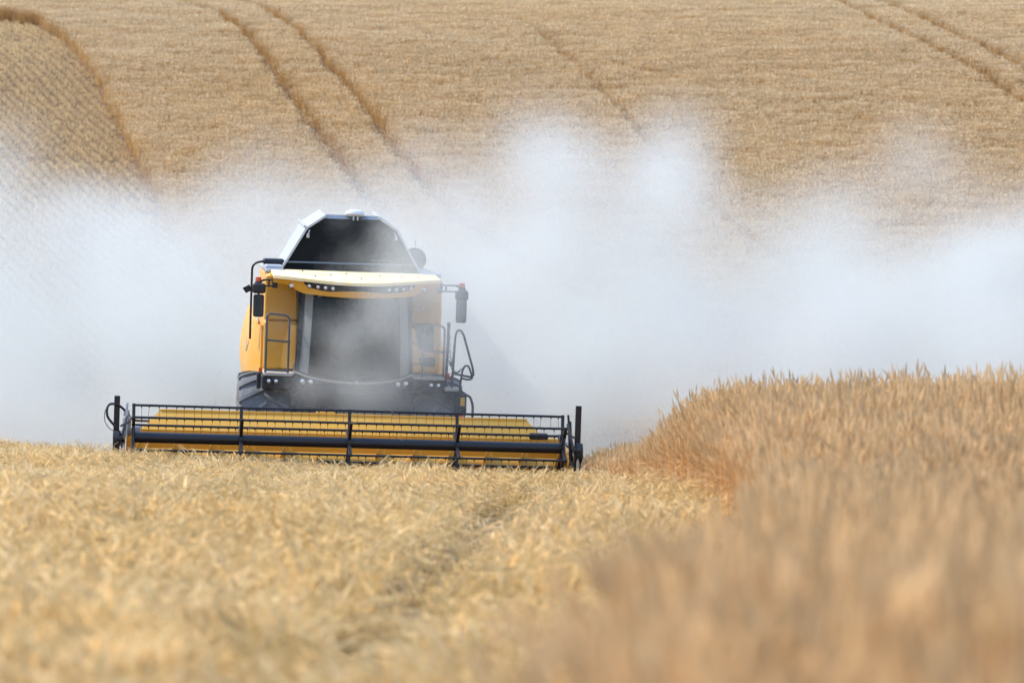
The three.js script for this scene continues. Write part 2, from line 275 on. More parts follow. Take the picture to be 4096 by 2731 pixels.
// ---------------------------------------------------------------- materials of the machine
const std = (name, r, g, b, rough, o = {}) => { const m = new THREE.MeshPhysicalMaterial({ color: lin(r, g, b), roughness: rough, ...o }); m.name = name; return m; };
const dusty = (base, dust, amount, seed) => tex(512, (u, v) => { const a = tfbm(u, v, 6, seed), b = tfbm(u, v, 40, seed + 20), c = tnoise(u, v, 200, seed + 40), k = clamp((a - 0.45) * 1.6 + (b - 0.5) * 0.9, 0, 1) * amount + (c > 0.93 ? amount * 0.5 : 0); return base.map((q, i) => lerp(q, dust[i], clamp(k))); });
const YEL = { map: dusty([0.86, 0.62, 0.18], [0.80, 0.70, 0.50], 0.8, 5), clearcoat: 0.25, clearcoatRoughness: 0.4 };
const M = {
  yellow: std('yellow paint', 1, 1, 1, 0.5, YEL),
  cream: std('dusty yellow roof', 1, 1, 1, 0.6, { map: dusty([0.95, 0.86, 0.62], [0.95, 0.93, 0.87], 1.0, 8) }),
  trough: std('worn yellow trough', 1, 1, 1, 0.55, { map: dusty([0.83, 0.61, 0.19], [0.76, 0.66, 0.42], 0.6, 15) }),
  black: std('black steel', 0.006, 0.008, 0.014, 0.38),
  dark: std('dark grey plastic', 0.016, 0.018, 0.022, 0.6),
  grime: std('grimy chassis', 1, 1, 1, 0.8, { map: dusty([0.15, 0.16, 0.17], [0.36, 0.33, 0.28], 0.6, 25) }),
  rail: std('grey handrail', 0.07, 0.075, 0.085, 0.5),
  bin: std('dark bin sheet', 0.008, 0.010, 0.013, 0.8, { specularIntensity: 0.3 }),
  binlight: std('galvanised sheet', 0.40, 0.42, 0.45, 0.5, { metalness: 0.15 }),
  flange: std('blue grey flange', 0.13, 0.17, 0.22, 0.5),
  pillar: std('pale pillar', 0.22, 0.235, 0.22, 0.6),
  tyre: std('dusty rubber', 1, 1, 1, 0.9, { map: dusty([0.40, 0.41, 0.42], [0.64, 0.64, 0.62], 0.8, 35) }),
  white: std('white plastic', 0.62, 0.63, 0.65, 0.4),
  chrome: std('lamp reflector', 0.75, 0.77, 0.8, 0.15, { metalness: 0.7 }),
  lens: std('lamp lens', 1, 1, 1, 0.05, { transmission: 1, thickness: 0 }),
  glass: std('cab glass', 0.52, 0.62, 0.60, 0.04, { transmission: 1, thickness: 0, specularIntensity: 0.35 }),
  amber: std('amber lens', 0.75, 0.12, 0.02, 0.25, { transmission: 0.3, thickness: 0 }),
  red: std('red enamel', 0.55, 0.045, 0.04, 0.35),
  steel: std('bare steel', 0.45, 0.46, 0.47, 0.4, { metalness: 0.6 }),
  sand: std('beige moulding', 0.55, 0.47, 0.34, 0.6),
  tread: std('tread plate', 0.42, 0.39, 0.34, 0.7),
};

// ---------------------------------------------------------------- combine harvester
const combine = new THREE.Group(); combine.name = 'combine_harvester';
combine.userData = { label: 'yellow combine harvester with a wide black reel driving out of the dust', category: 'combine harvester' };
combine.position.set(-2.78, ground(-2.78, 62) - 0.02, -62); combine.rotation.set(0, 6 * Math.PI / 180, -2.0 * Math.PI / 180, 'YXZ');
scene.add(combine);
{
  const C = combine;
  // body
  const body = part(C, 'body', [span(-1.44, 1.46, 1.2, 3.50, -3.2, 0.16, 0.07), span(-1.3, 1.3, 0.9, 3.2, -6.2, -3.1, 0.15), span(-1.05, 1.05, 0.75, 1.3, -3.0, -0.4, 0.05)], M.yellow);
  part(body, 'tank_rim', span(-1.46, -1.15, 3.50, 3.56, -3.0, 0.05, 0.02), M.binlight); part(body, 'tank_rim', span(1.15, 1.48, 3.50, 3.56, -3.0, 0.05, 0.02), M.binlight);
  // front panels beside the cab, upper and lower, with a joint between
  for (const s of [-1, 1]) {
    const x0 = s < 0 ? -1.47 : 0.90, x1 = s < 0 ? -0.90 : 1.49;
    part(C, 'front_panel', span(x0, x1, 2.72, 3.46, 0.15, 0.24, 0.05), M.yellow);
    part(C, 'front_panel', span(x0, x1, 1.90, 2.705, 0.15, 0.25, 0.05), M.yellow);
    // curved cheek next to the cab
    part(C, 'cheek_panel', sheet((u, v) => { const a = v * Math.PI * 0.5; return [s * (0.93 + 0.24 * u * (0.45 + 0.55 * Math.cos(a * 0.9))), 1.93 + 0.72 * v, 0.28 + 0.16 * Math.sin((1 - u) * 1.5)]; }, 6, 8, () => [0, 0, -0.05]), M.yellow);
    // side shields further back
    part(C, 'side_shield', sheet((u, v) => [s * (1.48 + 0.20 * Math.sin(Math.PI * clamp(v * 0.8 + 0.1)) * sstep(0, 0.12, u)), 1.15 + 1.60 * v - 0.25 * (1 - u) * (v > 0.9 ? 1 : 0), -0.55 - 4.6 * u], 14, 10, () => [-s * 0.05, 0, 0]), M.yellow);
  }
  // faint leaf-shaped mark on the left shield
  part(C, 'emblem', [plate([[-1.9, 2.1], [-1.6, 2.28], [-1.3, 2.34], [-1.45, 2.2], [-1.7, 2.08]], 0.004, 'x').translate(-1.692, 0, 0)], std('blue print', 0.25, 0.32, 0.42, 0.5));
  // grain tank extension
  const T = group(C, 'grain_tank');
  const hexF = [[-1.22, 3.50], [-0.78, 4.26], [-0.46, 4.48], [0.46, 4.48], [0.78, 4.26], [1.22, 3.50]], zf = -0.55, zr = -2.45, rr = (p) => [p[0] * 1.02, p[1] + (p[1] > 3.6 ? 0.06 : 0)];
  const slab = (a, b, inset = 0) => sheet((u, v) => { const A = v < 0.5 ? a : rr(a), B2 = v < 0.5 ? b : rr(b); return [lerp(A[0], B2[0], u), lerp(A[1], B2[1], u), v < 0.5 ? zf : zr]; }, 1, 1, () => { const nx = b[1] - a[1], ny = -(b[0] - a[0]), l = Math.hypot(nx, ny); return [nx / l * 0.035, ny / l * 0.035, 0]; });
  part(T, 'front_flap', plate([[-1.19, 3.50], [-0.765, 4.235], [-0.47, 4.42], [0.47, 4.42], [0.765, 4.235], [1.19, 3.50]], 0.03).translate(0, 0, zf - 0.10), M.bin);
  part(T, 'flap_fold', [span(-1.10, 1.10, 3.655, 3.685, zf - 0.08, zf - 0.045, 0.01), span(-1.14, 1.14, 3.50, 3.535, zf - 0.08, zf - 0.03, 0.01)], M.flange);
  part(T, 'top_flange', sheet((u, v) => [lerp(-0.47, 0.47, u), 4.415 + 0.07 * v, zf - 0.07 - 0.10 * v], 1, 1, () => [0, -0.02, -0.02]), M.flange);
  part(T, 'side_flap', slab(hexF[0], hexF[1]), M.binlight); part(T, 'side_flap', slab(hexF[1], hexF[2]), M.binlight);
  part(T, 'side_flap', slab(hexF[4], hexF[5]), M.binlight); part(T, 'side_flap', slab(hexF[3], hexF[4]), M.binlight);
  part(T, 'rear_flap', plate(hexF.map(([x, y]) => [x * 0.98, y - 0.04]), 0.03).translate(0, 0, zr + 0.02), M.bin);
  for (const s of [-1, 1]) part(T, 'corner_catch', [box(0.05, 0.07, 0.03, s * 0.745, 4.12, zf + 0.0, 0.01), rod(V(s * 0.745, 4.14, zf), V(s * 0.72, 4.22, zf), 0.012)], M.binlight);
  part(T, 'hinge_joint', rod(V(-0.80, 4.275, zf), V(-0.81, 4.335, zr), 0.022), M.binlight);
  // satellite receiver on the flange
  const rec = part(C, 'satellite_receiver', new THREE.LatheGeometry([[0, 0.075], [0.06, 0.073], [0.12, 0.06], [0.16, 0.035], [0.175, 0.005], [0.16, 0], [0, 0]].map(([x, y]) => new THREE.Vector2(x, y)), 24).scale(1, 1.15, 0.8).translate(0.04, 4.50, zf - 0.12), M.white);
  part(rec, 'bracket', [span(-0.1, 0.18, 4.47, 4.50, zf - 0.16, zf - 0.05), span(0.0, 0.03, 4.40, 4.48, zf - 0.06, zf - 0.03), span(0.07, 0.10, 4.40, 4.48, zf - 0.06, zf - 0.03)], M.steel);
  // unloading auger folded back, its round mouth seen beside the tank, with a whip aerial
  const aug = part(C, 'unloading_auger', [rod(V(1.24, 3.72, -2.7), V(1.30, 3.5, -7.5), 0.185, 24), new THREE.TorusGeometry(0.185, 0.02, 8, 28).translate(1.24, 3.72, -2.7)], M.dark);
  part(aug, 'cradle', span(1.05, 1.42, 3.50, 3.57, -3.0, -2.75), M.binlight);
  part(C, 'aerial', rod(V(1.25, 3.88, -2.8), V(1.25, 4.06, -2.8), 0.004, 5), M.dark);
  // box and rail on the left shoulder
  part(C, 'air_intake', box(0.36, 0.10, 0.4, -1.30, 3.66, -0.9, 0.04), M.black);
  part(C, 'shoulder_rail', bent([V(-1.66, 2.35, -0.7), V(-1.66, 3.62, -0.7), V(-1.42, 3.68, -0.7), V(-1.42, 3.1, -0.7)], 0.02, 0.12), M.black);
  part(C, 'shoulder_cover', span(-1.46, -1.16, 3.50, 3.62, -1.6, -0.15, 0.03), M.binlight);

  // ---- cab
  const cab = group(C, 'cab');
  const W = (v) => 0.95 - 0.07 * v, yb = (s) => 1.82 + 0.10 * s * s, surf = (s, v, out = 0) => { const q = yb(s); return [s * W(v), lerp(q, 3.27, v), 1.42 - 0.42 * s * s - 0.07 * v + 0.05 * Math.sin(v * 3.14) + out]; };
  const strip = (s0, s1, v0, v1, t, out = 0, nu = 8, nv = 8) => sheet((u, v) => surf(lerp(s0, s1, u), lerp(v0, v1, v), out), nu, nv, () => [0, 0, -t]);
  part(cab, 'windscreen', sheet((u, v) => surf(lerp(-0.78, 0.78, u), lerp(0.012, 0.965, v)), 24, 12, () => [0, 0, -0.006]), M.glass);
  for (const s of [-1, 1]) {
    part(cab, 'corner_glass', strip(s * 0.80, s * 0.955, 0.01, 0.985, 0.03), M.pillar);
    part(cab, 'pillar', strip(s * 0.955, s * 1.03, -0.01, 1.0, 0.07, 0.015, 3), M.dark);
    part(cab, 'windscreen_seal', strip(s * 0.775, s * 0.80, 0.01, 0.97, 0.03, 0.012, 2), M.black);
    part(cab, 'seal_clip', box(0.035, 0.06, 0.05, s * 0.74, 2.0, 1.18), M.black); part(cab, 'seal_clip', box(0.03, 0.04, 0.05, s * 0.70, 3.19, 1.12), M.black);
    part(cab, 'side_sill', span(s < 0 ? -0.97 : 0.93, s < 0 ? -0.93 : 0.97, 1.8, 2.0, 0.2, 1.0), M.dark); part(cab, 'side_header', span(s < 0 ? -0.95 : 0.90, s < 0 ? -0.90 : 0.95, 3.1, 3.3, 0.2, 0.95), M.dark);
    part(cab, 'side_window', span(s < 0 ? -0.945 : 0.935, s < 0 ? -0.935 : 0.945, 2.0, 3.1, 0.25, 1.0, 0.004), M.glass);
  }
  part(cab, 'header_strip', strip(-0.82, 0.82, 0.955, 0.99, 0.03, 0.012, 16, 2), M.dark);
  part(cab, 'back_wall', span(-0.9, 0.9, 1.8, 3.3, 0.17, 0.27), M.dark);
  part(cab, 'floor', sheet((u, v) => { const s = lerp(-1, 1, u); return [s * 0.95, 1.80 + 0.10 * s * s, lerp(0.2, 1.40 - 0.42 * s * s, v)]; }, 16, 2, () => [0, -0.05, 0]), M.dark);
  // lower bumper lip under the windscreen
  part(cab, 'bumper_lip', sheet((u, v) => { const s = lerp(-1.05, 1.05, u), p = surf(s, 0, 0.05); return [p[0], p[1] - 0.018 - 0.035 * v + 0.03 * sstep(0.75, 1.05, Math.abs(s)), p[2] - 0.01 * v]; }, 28, 2, () => [0, -0.01, -0.10]), M.tread);
  part(cab, 'bumper_skirt', sheet((u, v) => { const s = lerp(-1.05, 1.05, u), p = surf(s, 0, 0.035); return [p[0], p[1] - 0.06 - 0.17 * v, p[2] - 0.05 * v]; }, 28, 3, () => [0, 0, -0.05]), M.grime);
  part(cab, 'bumper_knob', new THREE.SphereGeometry(0.04, 14, 10).translate(0.02, 1.79, 1.48), M.steel);
  // wiper: two parallel arms and the blade
  const wp = (s, v) => V(...surf(s, v, 0.03));
  part(cab, 'wiper', [rod(wp(0.14, 0.97), wp(-0.33, 0.55), 0.008, 6), rod(wp(0.19, 0.97), wp(-0.27, 0.57), 0.006, 6), rod(wp(-0.30, 0.92), wp(-0.27, 0.25), 0.007, 6), box(0.05, 0.04, 0.03, wp(0.16, 0.965).x, wp(0.16, 0.965).y, wp(0.16, 0.965).z)], M.dark);
  part(cab, 'sun_blind_rail', rod(wp(-0.72, 0.93), wp(0.66, 0.93), 0.012, 6), M.pillar);
  // things in the cab
  part(cab, 'seat', [box(0.52, 0.14, 0.5, -0.06, 2.04, 0.58, 0.05), box(0.5, 0.68, 0.13, -0.06, 2.42, 0.35, 0.05), box(0.28, 0.2, 0.1, -0.06, 2.84, 0.34, 0.04), box(0.3, 0.2, 0.35, -0.06, 1.9, 0.55)], M.black);
  part(cab, 'steering_wheel', [new THREE.TorusGeometry(0.19, 0.016, 8, 26).rotateX(-1.0).translate(-0.06, 2.34, 1.03), rod(V(-0.06, 1.83, 1.16), V(-0.06, 2.33, 1.04), 0.035), bar(V(-0.24, 2.34, 1.03), V(0.12, 2.34, 1.03), 0.03, 0.015)], M.black);
  part(cab, 'console', [box(0.22, 0.42, 0.5, 0.42, 2.15, 0.6, 0.04), box(0.22, 0.16, 0.05, 0.5, 2.62, 0.95, 0.02), rod(V(0.5, 2.3, 0.8), V(0.5, 2.6, 0.95), 0.015)], M.grime);
  part(cab, 'cab_post', rod(V(-0.52, 1.85, 1.05), V(-0.5, 3.2, 1.0), 0.02), M.black);

  // ---- roof with visor and lamps
  const roof = group(C, 'cab_roof');
  const zfr = (s) => 1.72 - 0.50 * s * s, top = (s, v) => [s * 1.37, 3.545 - 0.10 * v * v + 0.035 * s * s * v - 0.02 * Math.cos(s * 3.14) * v * v, lerp(-0.5, zfr(s), v)];
  part(roof, 'roof_shell', sheet((u, v) => top(lerp(-1, 1, u), v), 40, 10, (u, v) => [0, -0.05 - 0.02 * (1 - v), 0]), M.cream);
  part(roof, 'roof_visor', sheet((u, v) => { const s = lerp(-1, 1, u), p = top(s, 1); return [p[0], p[1] - 0.045 - (0.08 + 0.125 * (1 - sstep(0.62, 0.9, Math.abs(s)))) * v, p[2] - 0.07 - 0.05 * v]; }, 40, 3, () => [0, 0, -0.06]), M.yellow);
  for (const [s, v] of [[-0.62, 0.3], [-0.3, 0.55], [0.05, 0.75], [0.3, 0.5], [0.55, 0.62], [-0.5, 0.75], [0.75, 0.7], [-0.1, 0.4]] ) { const p = top(s, v); part(roof, 'roof_bolt', new THREE.SphereGeometry(0.018, 8, 5).translate(p[0], p[1], p[2]), M.dark); }
  part(roof, 'light_bar', sheet((u, v) => { const s = lerp(-0.80, 0.84, u) * 0.75, e = 1 - 0.75 * Math.pow(Math.abs(lerp(-1, 1, u)), 6), p = top(s, 1); return [p[0] * 1.08, p[1] - 0.05 - 0.125 * v * e, p[2] - 0.05 - 0.06 * v]; }, 40, 3, () => [0, 0, -0.05]), M.dark);
  const lamp = (parent, x, y, z, r, tilt = 0.1) => { const o = part(parent, 'work_lamp', new THREE.CylinderGeometry(r * 1.25, r * 1.1, 0.03, 18, 1).rotateX(Math.PI / 2 + tilt).translate(x, y, z), M.dark); part(o, 'reflector', new THREE.SphereGeometry(r, 14, 8, 0, 6.2832, 0, Math.PI / 2).scale(1, 0.35, 1).rotateX(Math.PI / 2 + tilt).translate(x, y, z + 0.012), M.chrome); return o; };
  for (const x of [-0.80, -0.66, -0.54, -0.42, 0.50, 0.62, 0.74, 0.86]) { const s = x / 1.4; lamp(roof, x, top(s, 1)[1] - 0.115, top(s, 1)[2] - 0.075, 0.03); }
  for (const x of [-1.08, 1.10]) lamp(roof, x, 3.335, zfr(x / 1.4) - 0.12, 0.038);

  // ---- mirrors and beacons on both sides
  for (const s of [-1, 1]) {
    const cx = s < 0 ? -1.60 : 1.74, in_ = s < 0 ? -1.34 : 1.38, y0 = 3.36;
    const mg = group(C, 'mirror_assembly'), z = 1.0;
    part(mg, 'mirror_bracket', [bar(V(in_, y0 + 0.05, z), V(cx - s * 0.06, y0 + 0.05, z), 0.025, 0.03), bar(V(in_, y0 - 0.05, z), V(cx - s * 0.1, y0 - 0.05, z), 0.025, 0.03), bar(V(in_ + s * 0.1, y0 - 0.06, z), V(in_ + s * 0.1, y0 + 0.06, z), 0.03, 0.03), box(0.09, 0.16, 0.06, in_, y0, z), pipe([V(cx - s * 0.1, y0 + 0.05, z), V(cx - s * 0.03, y0 + 0.02, z), V(cx, y0 - 0.08, z), V(cx, y0 - 0.55, z)], 0.018)], M.black);
    part(mg, 'wide_mirror', box(0.22, 0.17, 0.10, cx, 3.27 - (s > 0 ? 0.02 : 0), z + 0.05, 0.075), M.dark);
    part(mg, 'main_mirror', box(0.175, 0.37, 0.09, cx - s * 0.0, 2.985, z + 0.05, 0.035), M.dark);
    part(mg, 'beacon', [new THREE.CylinderGeometry(0.045, 0.05, 0.07, 16).translate(cx + s * 0.01, 3.415, z - 0.05)], M.amber);
    part(mg, 'beacon_base', [new THREE.CylinderGeometry(0.055, 0.065, 0.05, 16).translate(cx + s * 0.01, 3.355, z - 0.05)], M.dark);
    if (s < 0) part(mg, 'side_lamp', [new THREE.CylinderGeometry(0.065, 0.05, 0.10, 16).rotateZ(0.5).translate(cx - 0.19, 3.25, z), rod(V(cx - 0.05, 3.30, z), V(cx - 0.17, 3.28, z), 0.015)], M.dark);
  }
  // ---- platforms, fascias, rails
  for (const s of [-1, 1]) {
    const x0 = s < 0 ? -1.47 : 0.95, x1 = s < 0 ? -0.95 : 1.51;
    const p = part(C, 'platform', span(x0, x1, 1.835, 1.885, 0.2, 0.98), M.tread);
    part(p, 'fascia', span(x0 - (s < 0 ? 0.03 : 0), x1 + (s > 0 ? 0.01 : 0), 1.62, 1.83, 0.30, 0.96, 0.02), M.grime);
    for (const x of s < 0 ? [-1.39, -1.27] : [1.29, 1.41]) lamp(p, x, 1.75, 0.975, 0.032, 0);
    for (const x of s < 0 ? [-0.84, -0.71] : [0.72, 0.85]) lamp(p, x, 1.765, 1.42 - 0.42 * (x / 0.95) ** 2 + 0.02, 0.045, 0);
    const a = s < 0 ? -1.45 : 1.14, b = s < 0 ? -1.08 : 1.49, t = s < 0 ? 2.83 : 2.73, zz = 0.93;
    part(C, 'guard_rail', [bent([V(a, 1.88, zz), V(a, t + 0.03, zz), V(b, t, zz), V(b, 1.86, zz)], 0.019, 0.09), rod(V(a, t - 0.41, zz), V(b, t - 0.43, zz), 0.017), rod(V(a, 1.93, zz), V(b, 1.92, zz), 0.017), box(0.05, 0.05, 0.05, b, t - 0.42, zz)], M.rail);
  }
  // vent, handle and warning discs on the right panel
  part(C, 'vent_cover', box(0.34, 0.42, 0.06, 1.20, 2.52, 0.28, 0.06), M.dark);
  part(C, 'door_handle', box(0.32, 0.15, 0.05, 1.24, 2.10, 0.27, 0.05), M.black);
  {
    const cv = document.createElement('canvas'); cv.width = cv.height = 128; const x = cv.getContext('2d');
    x.fillStyle = '#e9ddc8'; x.fillRect(0, 0, 128, 128); x.strokeStyle = '#c2452e'; x.lineWidth = 12; x.beginPath(); x.arc(64, 64, 52, 0, 7); x.stroke();
    x.fillStyle = '#3a3330'; x.beginPath(); x.arc(64, 36, 9, 0, 7); x.fill(); x.fillRect(54, 46, 20, 30); x.fillRect(54, 74, 8, 26); x.fillRect(66, 74, 8, 26); x.strokeStyle = '#3a3330'; x.lineWidth = 7; x.beginPath(); x.moveTo(56, 50); x.lineTo(40, 72); x.moveTo(72, 50); x.lineTo(88, 66); x.stroke(); x.strokeStyle = '#c2452e'; x.lineWidth = 9; x.beginPath(); x.moveTo(28, 28); x.lineTo(100, 100); x.stroke();
    const t = new THREE.CanvasTexture(cv); t.colorSpace = THREE.SRGBColorSpace;
    const m = new THREE.MeshStandardMaterial({ map: t, roughness: 0.6 }); m.name = 'warning print';
    for (const [px, py] of [[1.22, 2.31], [1.14, 2.98]]) { const o = new THREE.Mesh(new THREE.CircleGeometry(0.06, 24), m); o.position.set(px, py, py > 2.7 ? 0.244 : 0.256); o.name = 'warning_sticker'; o.castShadow = o.receiveShadow = true; o.userData.label = 'round warning sticker with a red ring and figure'; C.add(o); }
    part(C, 'sticker_panel', span(1.02, 1.32, 2.93, 3.22, 0.235, 0.2425, 0.003), std('pale print', 0.62, 0.42, 0.12, 0.6));
  }
  // ladder side, on the right
  part(C, 'gate_post', [rod(V(1.55, 1.72, 0.75), V(1.57, 2.74, 0.75), 0.026), new THREE.SphereGeometry(0.034, 12, 8).translate(1.57, 2.76, 0.75)], M.rail);
  part(C, 'ladder_platform', [span(1.50, 1.78, 1.66, 1.71, 0.25, 0.95)], M.tread);
  part(C, 'ladder_rail', [bent([V(1.645, 1.70, 0.85), V(1.675, 2.56, 0.85), V(1.70, 2.66, 0.85), V(1.76, 2.67, 0.85), V(1.81, 2.60, 0.85), V(1.985, 2.04, 0.85), V(2.0, 1.93, 0.85), V(1.95, 1.90, 0.85), V(1.66, 1.95, 0.85)], 0.019, 0.06)], M.rail);
  part(C, 'ladder_rail', [bent([V(1.76, 1.62, 0.95), V(1.80, 2.0, 0.95), V(1.84, 2.09, 0.95), V(1.90, 2.09, 0.95), V(1.94, 2.0, 0.95), V(1.975, 1.88, 0.95), V(1.90, 1.86, 0.95), V(1.80, 1.88, 0.95)], 0.017, 0.05)], M.rail);
  part(C, 'grab_tube', bent([V(1.80, 1.60, 0.9), V(1.94, 1.60, 0.9), V(2.0, 1.45, 0.9), V(2.0, 0.9, 0.9)], 0.022, 0.1), M.rail);
  part(C, 'hydraulic_box', [box(0.19, 0.36, 0.2, 1.80, 1.46, 0.8, 0.03), new THREE.CylinderGeometry(0.11, 0.11, 0.16, 18).rotateX(Math.PI / 2).translate(1.76, 1.58, 0.8), box(0.12, 0.12, 0.1, 1.63, 1.6, 0.9, 0.02)], M.dark);
  part(C, 'caution_plate', box(0.075, 0.14, 0.012, 1.825, 1.49, 0.908, 0.005), std('caution yellow', 0.62, 0.36, 0.05, 0.6));
  part(C, 'side_marker', box(0.045, 0.09, 0.04, 1.575, 2.0 - 0.09, 0.85, 0.01), M.amber); part(C, 'side_marker', box(0.05, 0.08, 0.04, -1.53, 1.92, 0.85, 0.01), M.amber);
  part(C, 'marker_bracket', box(0.07, 0.26, 0.08, -1.55, 1.74, 0.8, 0.02), M.dark);
  // chains: separate oval links
  const link = new THREE.TorusGeometry(0.014, 0.0042, 5, 10).scale(1, 1.5, 1);
  const chain = (a, b, sag) => { const gs = [], n = Math.max(6, Math.round((a.distanceTo(b) + sag * 1.4) / 0.034)); for (let i = 0; i < n; i++) { const t = (i + 0.5) / n, e = 0.01, at = (q) => V(lerp(a.x, b.x, q), lerp(a.y, b.y, q) - 4 * sag * q * (1 - q), lerp(a.z, b.z, q)), p = at(t), dir = at(t + e).sub(at(t - e)).normalize(), g = link.clone(); if (i % 2) g.rotateY(Math.PI / 2); g.applyQuaternion(new THREE.Quaternion().setFromUnitVectors(V(0, 1, 0), dir)); gs.push(clean(g.translate(p.x, p.y, p.z))); } return mergeGeometries(gs); };
  part(C, 'safety_chain', chain(V(1.585, 2.66, 0.78), V(1.66, 2.48, 0.86), 0.48), M.rail);
  part(C, 'safety_chain', chain(V(1.585, 2.16, 0.78), V(1.79, 2.04, 0.93), 0.12), M.rail);
  part(C, 'safety_chain', chain(V(1.59, 1.95, 0.78), V(1.66, 2.12, 0.86), 0.16), M.rail);
  part(C, 'safety_chain', chain(V(0.95, 2.46, 0.9), V(1.15, 2.50, 0.93), 0.05), M.rail); part(C, 'safety_chain', chain(V(0.95, 2.12, 0.9), V(1.15, 2.16, 0.93), 0.05), M.rail);

  // ---- chassis, axle, feeder house
  part(C, 'chassis', [span(-1.0, 1.0, 1.1, 1.66, 0.1, 1.0, 0.03), rod(V(-1.3, 0.92, 0), V(1.3, 0.92, 0), 0.16, 12), span(-0.95, 0.95, 0.75, 1.15, -0.4, 0.35, 0.05)], M.grime);
  part(C, 'feeder_house', sheet((u, v) => [lerp(-0.62, 0.62, u), lerp(1.38, 0.95, v), lerp(0.8, 3.1, v)], 2, 2, () => [0, -0.55, 0]), M.grime);
  part(C, 'lift_frame', [bent([V(-0.62, 0.9, 2.9), V(-0.62, 1.28, 2.9), V(-0.25, 1.28, 2.9)], 0.03), box(0.3, 0.2, 0.05, -0.55, 1.30, 2.88)], M.yellow);
  part(C, 'lift_frame', [bent([V(0.55, 1.24, 2.8), V(0.80, 1.22, 2.8), V(0.82, 0.8, 2.8)], 0.018)], M.yellow);
  // ---- wheels with lugged tyres
  const lugShape = new THREE.BufferGeometry(); {
    // one curved bar: from the tread's middle to its shoulder
    const g = sheet((u, v) => { const x = lerp(-0.02, 0.43, u), a = 0.30 * Math.pow(u, 0.8) + (v - 0.5) * 0.075, R = 0.925 - 0.05 * Math.pow(u, 5); return [x, R * Math.cos(a), R * Math.sin(a)]; }, 5, 1, (u, v) => { const a = 0.30 * Math.pow(u, 0.8) + (v - 0.5) * 0.075; return [0, -0.06 * Math.cos(a), -0.06 * Math.sin(a)]; }); lugShape.copy(g);
  }
  const lugGeo = metricUV(clean(lugShape)), lugGeoL = metricUV(flip(lugShape.clone().scale(-1, 1, 1)));
  for (const s of [-1, 1]) {
    const w = group(C, 'front_wheel'); w.position.set(s * 1.43, 0.93, 0);
    const prof = [[0.52, -0.36], [0.62, -0.42], [0.80, -0.43], [0.865, -0.38], [0.885, -0.2], [0.89, 0], [0.885, 0.2], [0.865, 0.38], [0.80, 0.43], [0.62, 0.42], [0.52, 0.36]].map(([x, y]) => new THREE.Vector2(x, y));
    part(w, 'tyre', new THREE.LatheGeometry(prof, 56).rotateZ(-Math.PI / 2), M.tyre);
    part(w, 'rim', [new THREE.CylinderGeometry(0.53, 0.53, 0.5, 32).rotateZ(Math.PI / 2)], M.yellow);
    for (let k = 0; k < 36; k++) { const o = new THREE.Mesh(k % 2 ? lugGeo : lugGeoL, M.tyre); o.name = 'lug'; o.castShadow = o.receiveShadow = true; o.rotation.x = (k / 36) * Math.PI * 2; w.add(o); }
    const q = group(C, 'rear_wheel'); q.position.set(s * 1.2, 0.60, -4.1);
    part(q, 'tyre', new THREE.LatheGeometry(prof.map((p) => p.clone().multiply(new THREE.Vector2(0.67, 0.55))), 32).rotateZ(-Math.PI / 2), M.tyre); part(q, 'rim', new THREE.CylinderGeometry(0.36, 0.36, 0.3, 24).rotateZ(Math.PI / 2), M.yellow);
  }
  part(C, 'rear_axle', rod(V(-1.15, 0.6, -4.1), V(1.15, 0.6, -4.1), 0.09), M.grime);

  // ---- header: trough, auger, cutter bar, end sheets, reel
  const H = group(C, 'header'); H.position.set(-0.26, 0, 0);
  part(H, 'back_sheet', [sheet((u, v) => [lerp(-1, 1, u) * (2.93 + 0.28 * (1 - v)), lerp(1.08, 1.355, v), lerp(3.36, 3.06, v)], 2, 2, () => [0, -0.02, -0.03])], M.trough);
  part(H, 'back_sheet_hem', span(-2.93, 2.93, 1.35, 1.385, 3.02, 3.07, 0.01), M.trough);
  part(H, 'trough', sheet((u, v) => { const pts = [[3.37, 1.075], [3.33, 0.86], [3.32, 0.62], [3.42, 0.42], [3.66, 0.30], [4.2, 0.28], [4.95, 0.24]], f = v * 6, i = Math.min(5, Math.floor(f)), t = f - i; return [lerp(-3.44, 3.44, u), lerp(pts[i][1], pts[i + 1][1], t), lerp(pts[i][0], pts[i + 1][0], t)]; }, 2, 12, () => [0, -0.03, -0.03]), M.trough);
  part(H, 'top_beam', span(-3.46, 3.46, 1.04, 1.10, 3.18, 3.34, 0.02), M.trough);
  part(H, 'cutter_bar', [span(-3.44, 3.44, 0.215, 0.24, 4.95, 5.06, 0.005), ...Array.from({ length: 44 }, (_, i) => new THREE.ConeGeometry(0.02, 0.13, 5).rotateX(Math.PI / 2).translate(-3.36 + i * 0.156, 0.225, 5.10))], M.dark);
  { // auger: tube and two opposed spirals
    const A = part(H, 'auger', rod(V(-3.42, 0.66, 3.92), V(3.42, 0.66, 3.92), 0.17, 24), M.trough);
    for (const s of [-1, 1]) part(A, 'auger_flight', sheet((u, v) => { const a = u * 6.2832 * 5.2 * s + 0.6, R = lerp(0.16, 0.33, v), x = s * lerp(0.45, 3.40, u); return [x, 0.66 + R * Math.sin(a), 3.92 + R * Math.cos(a)]; }, 150, 2, () => [s * 0.012, 0, 0]), M.trough);
  }
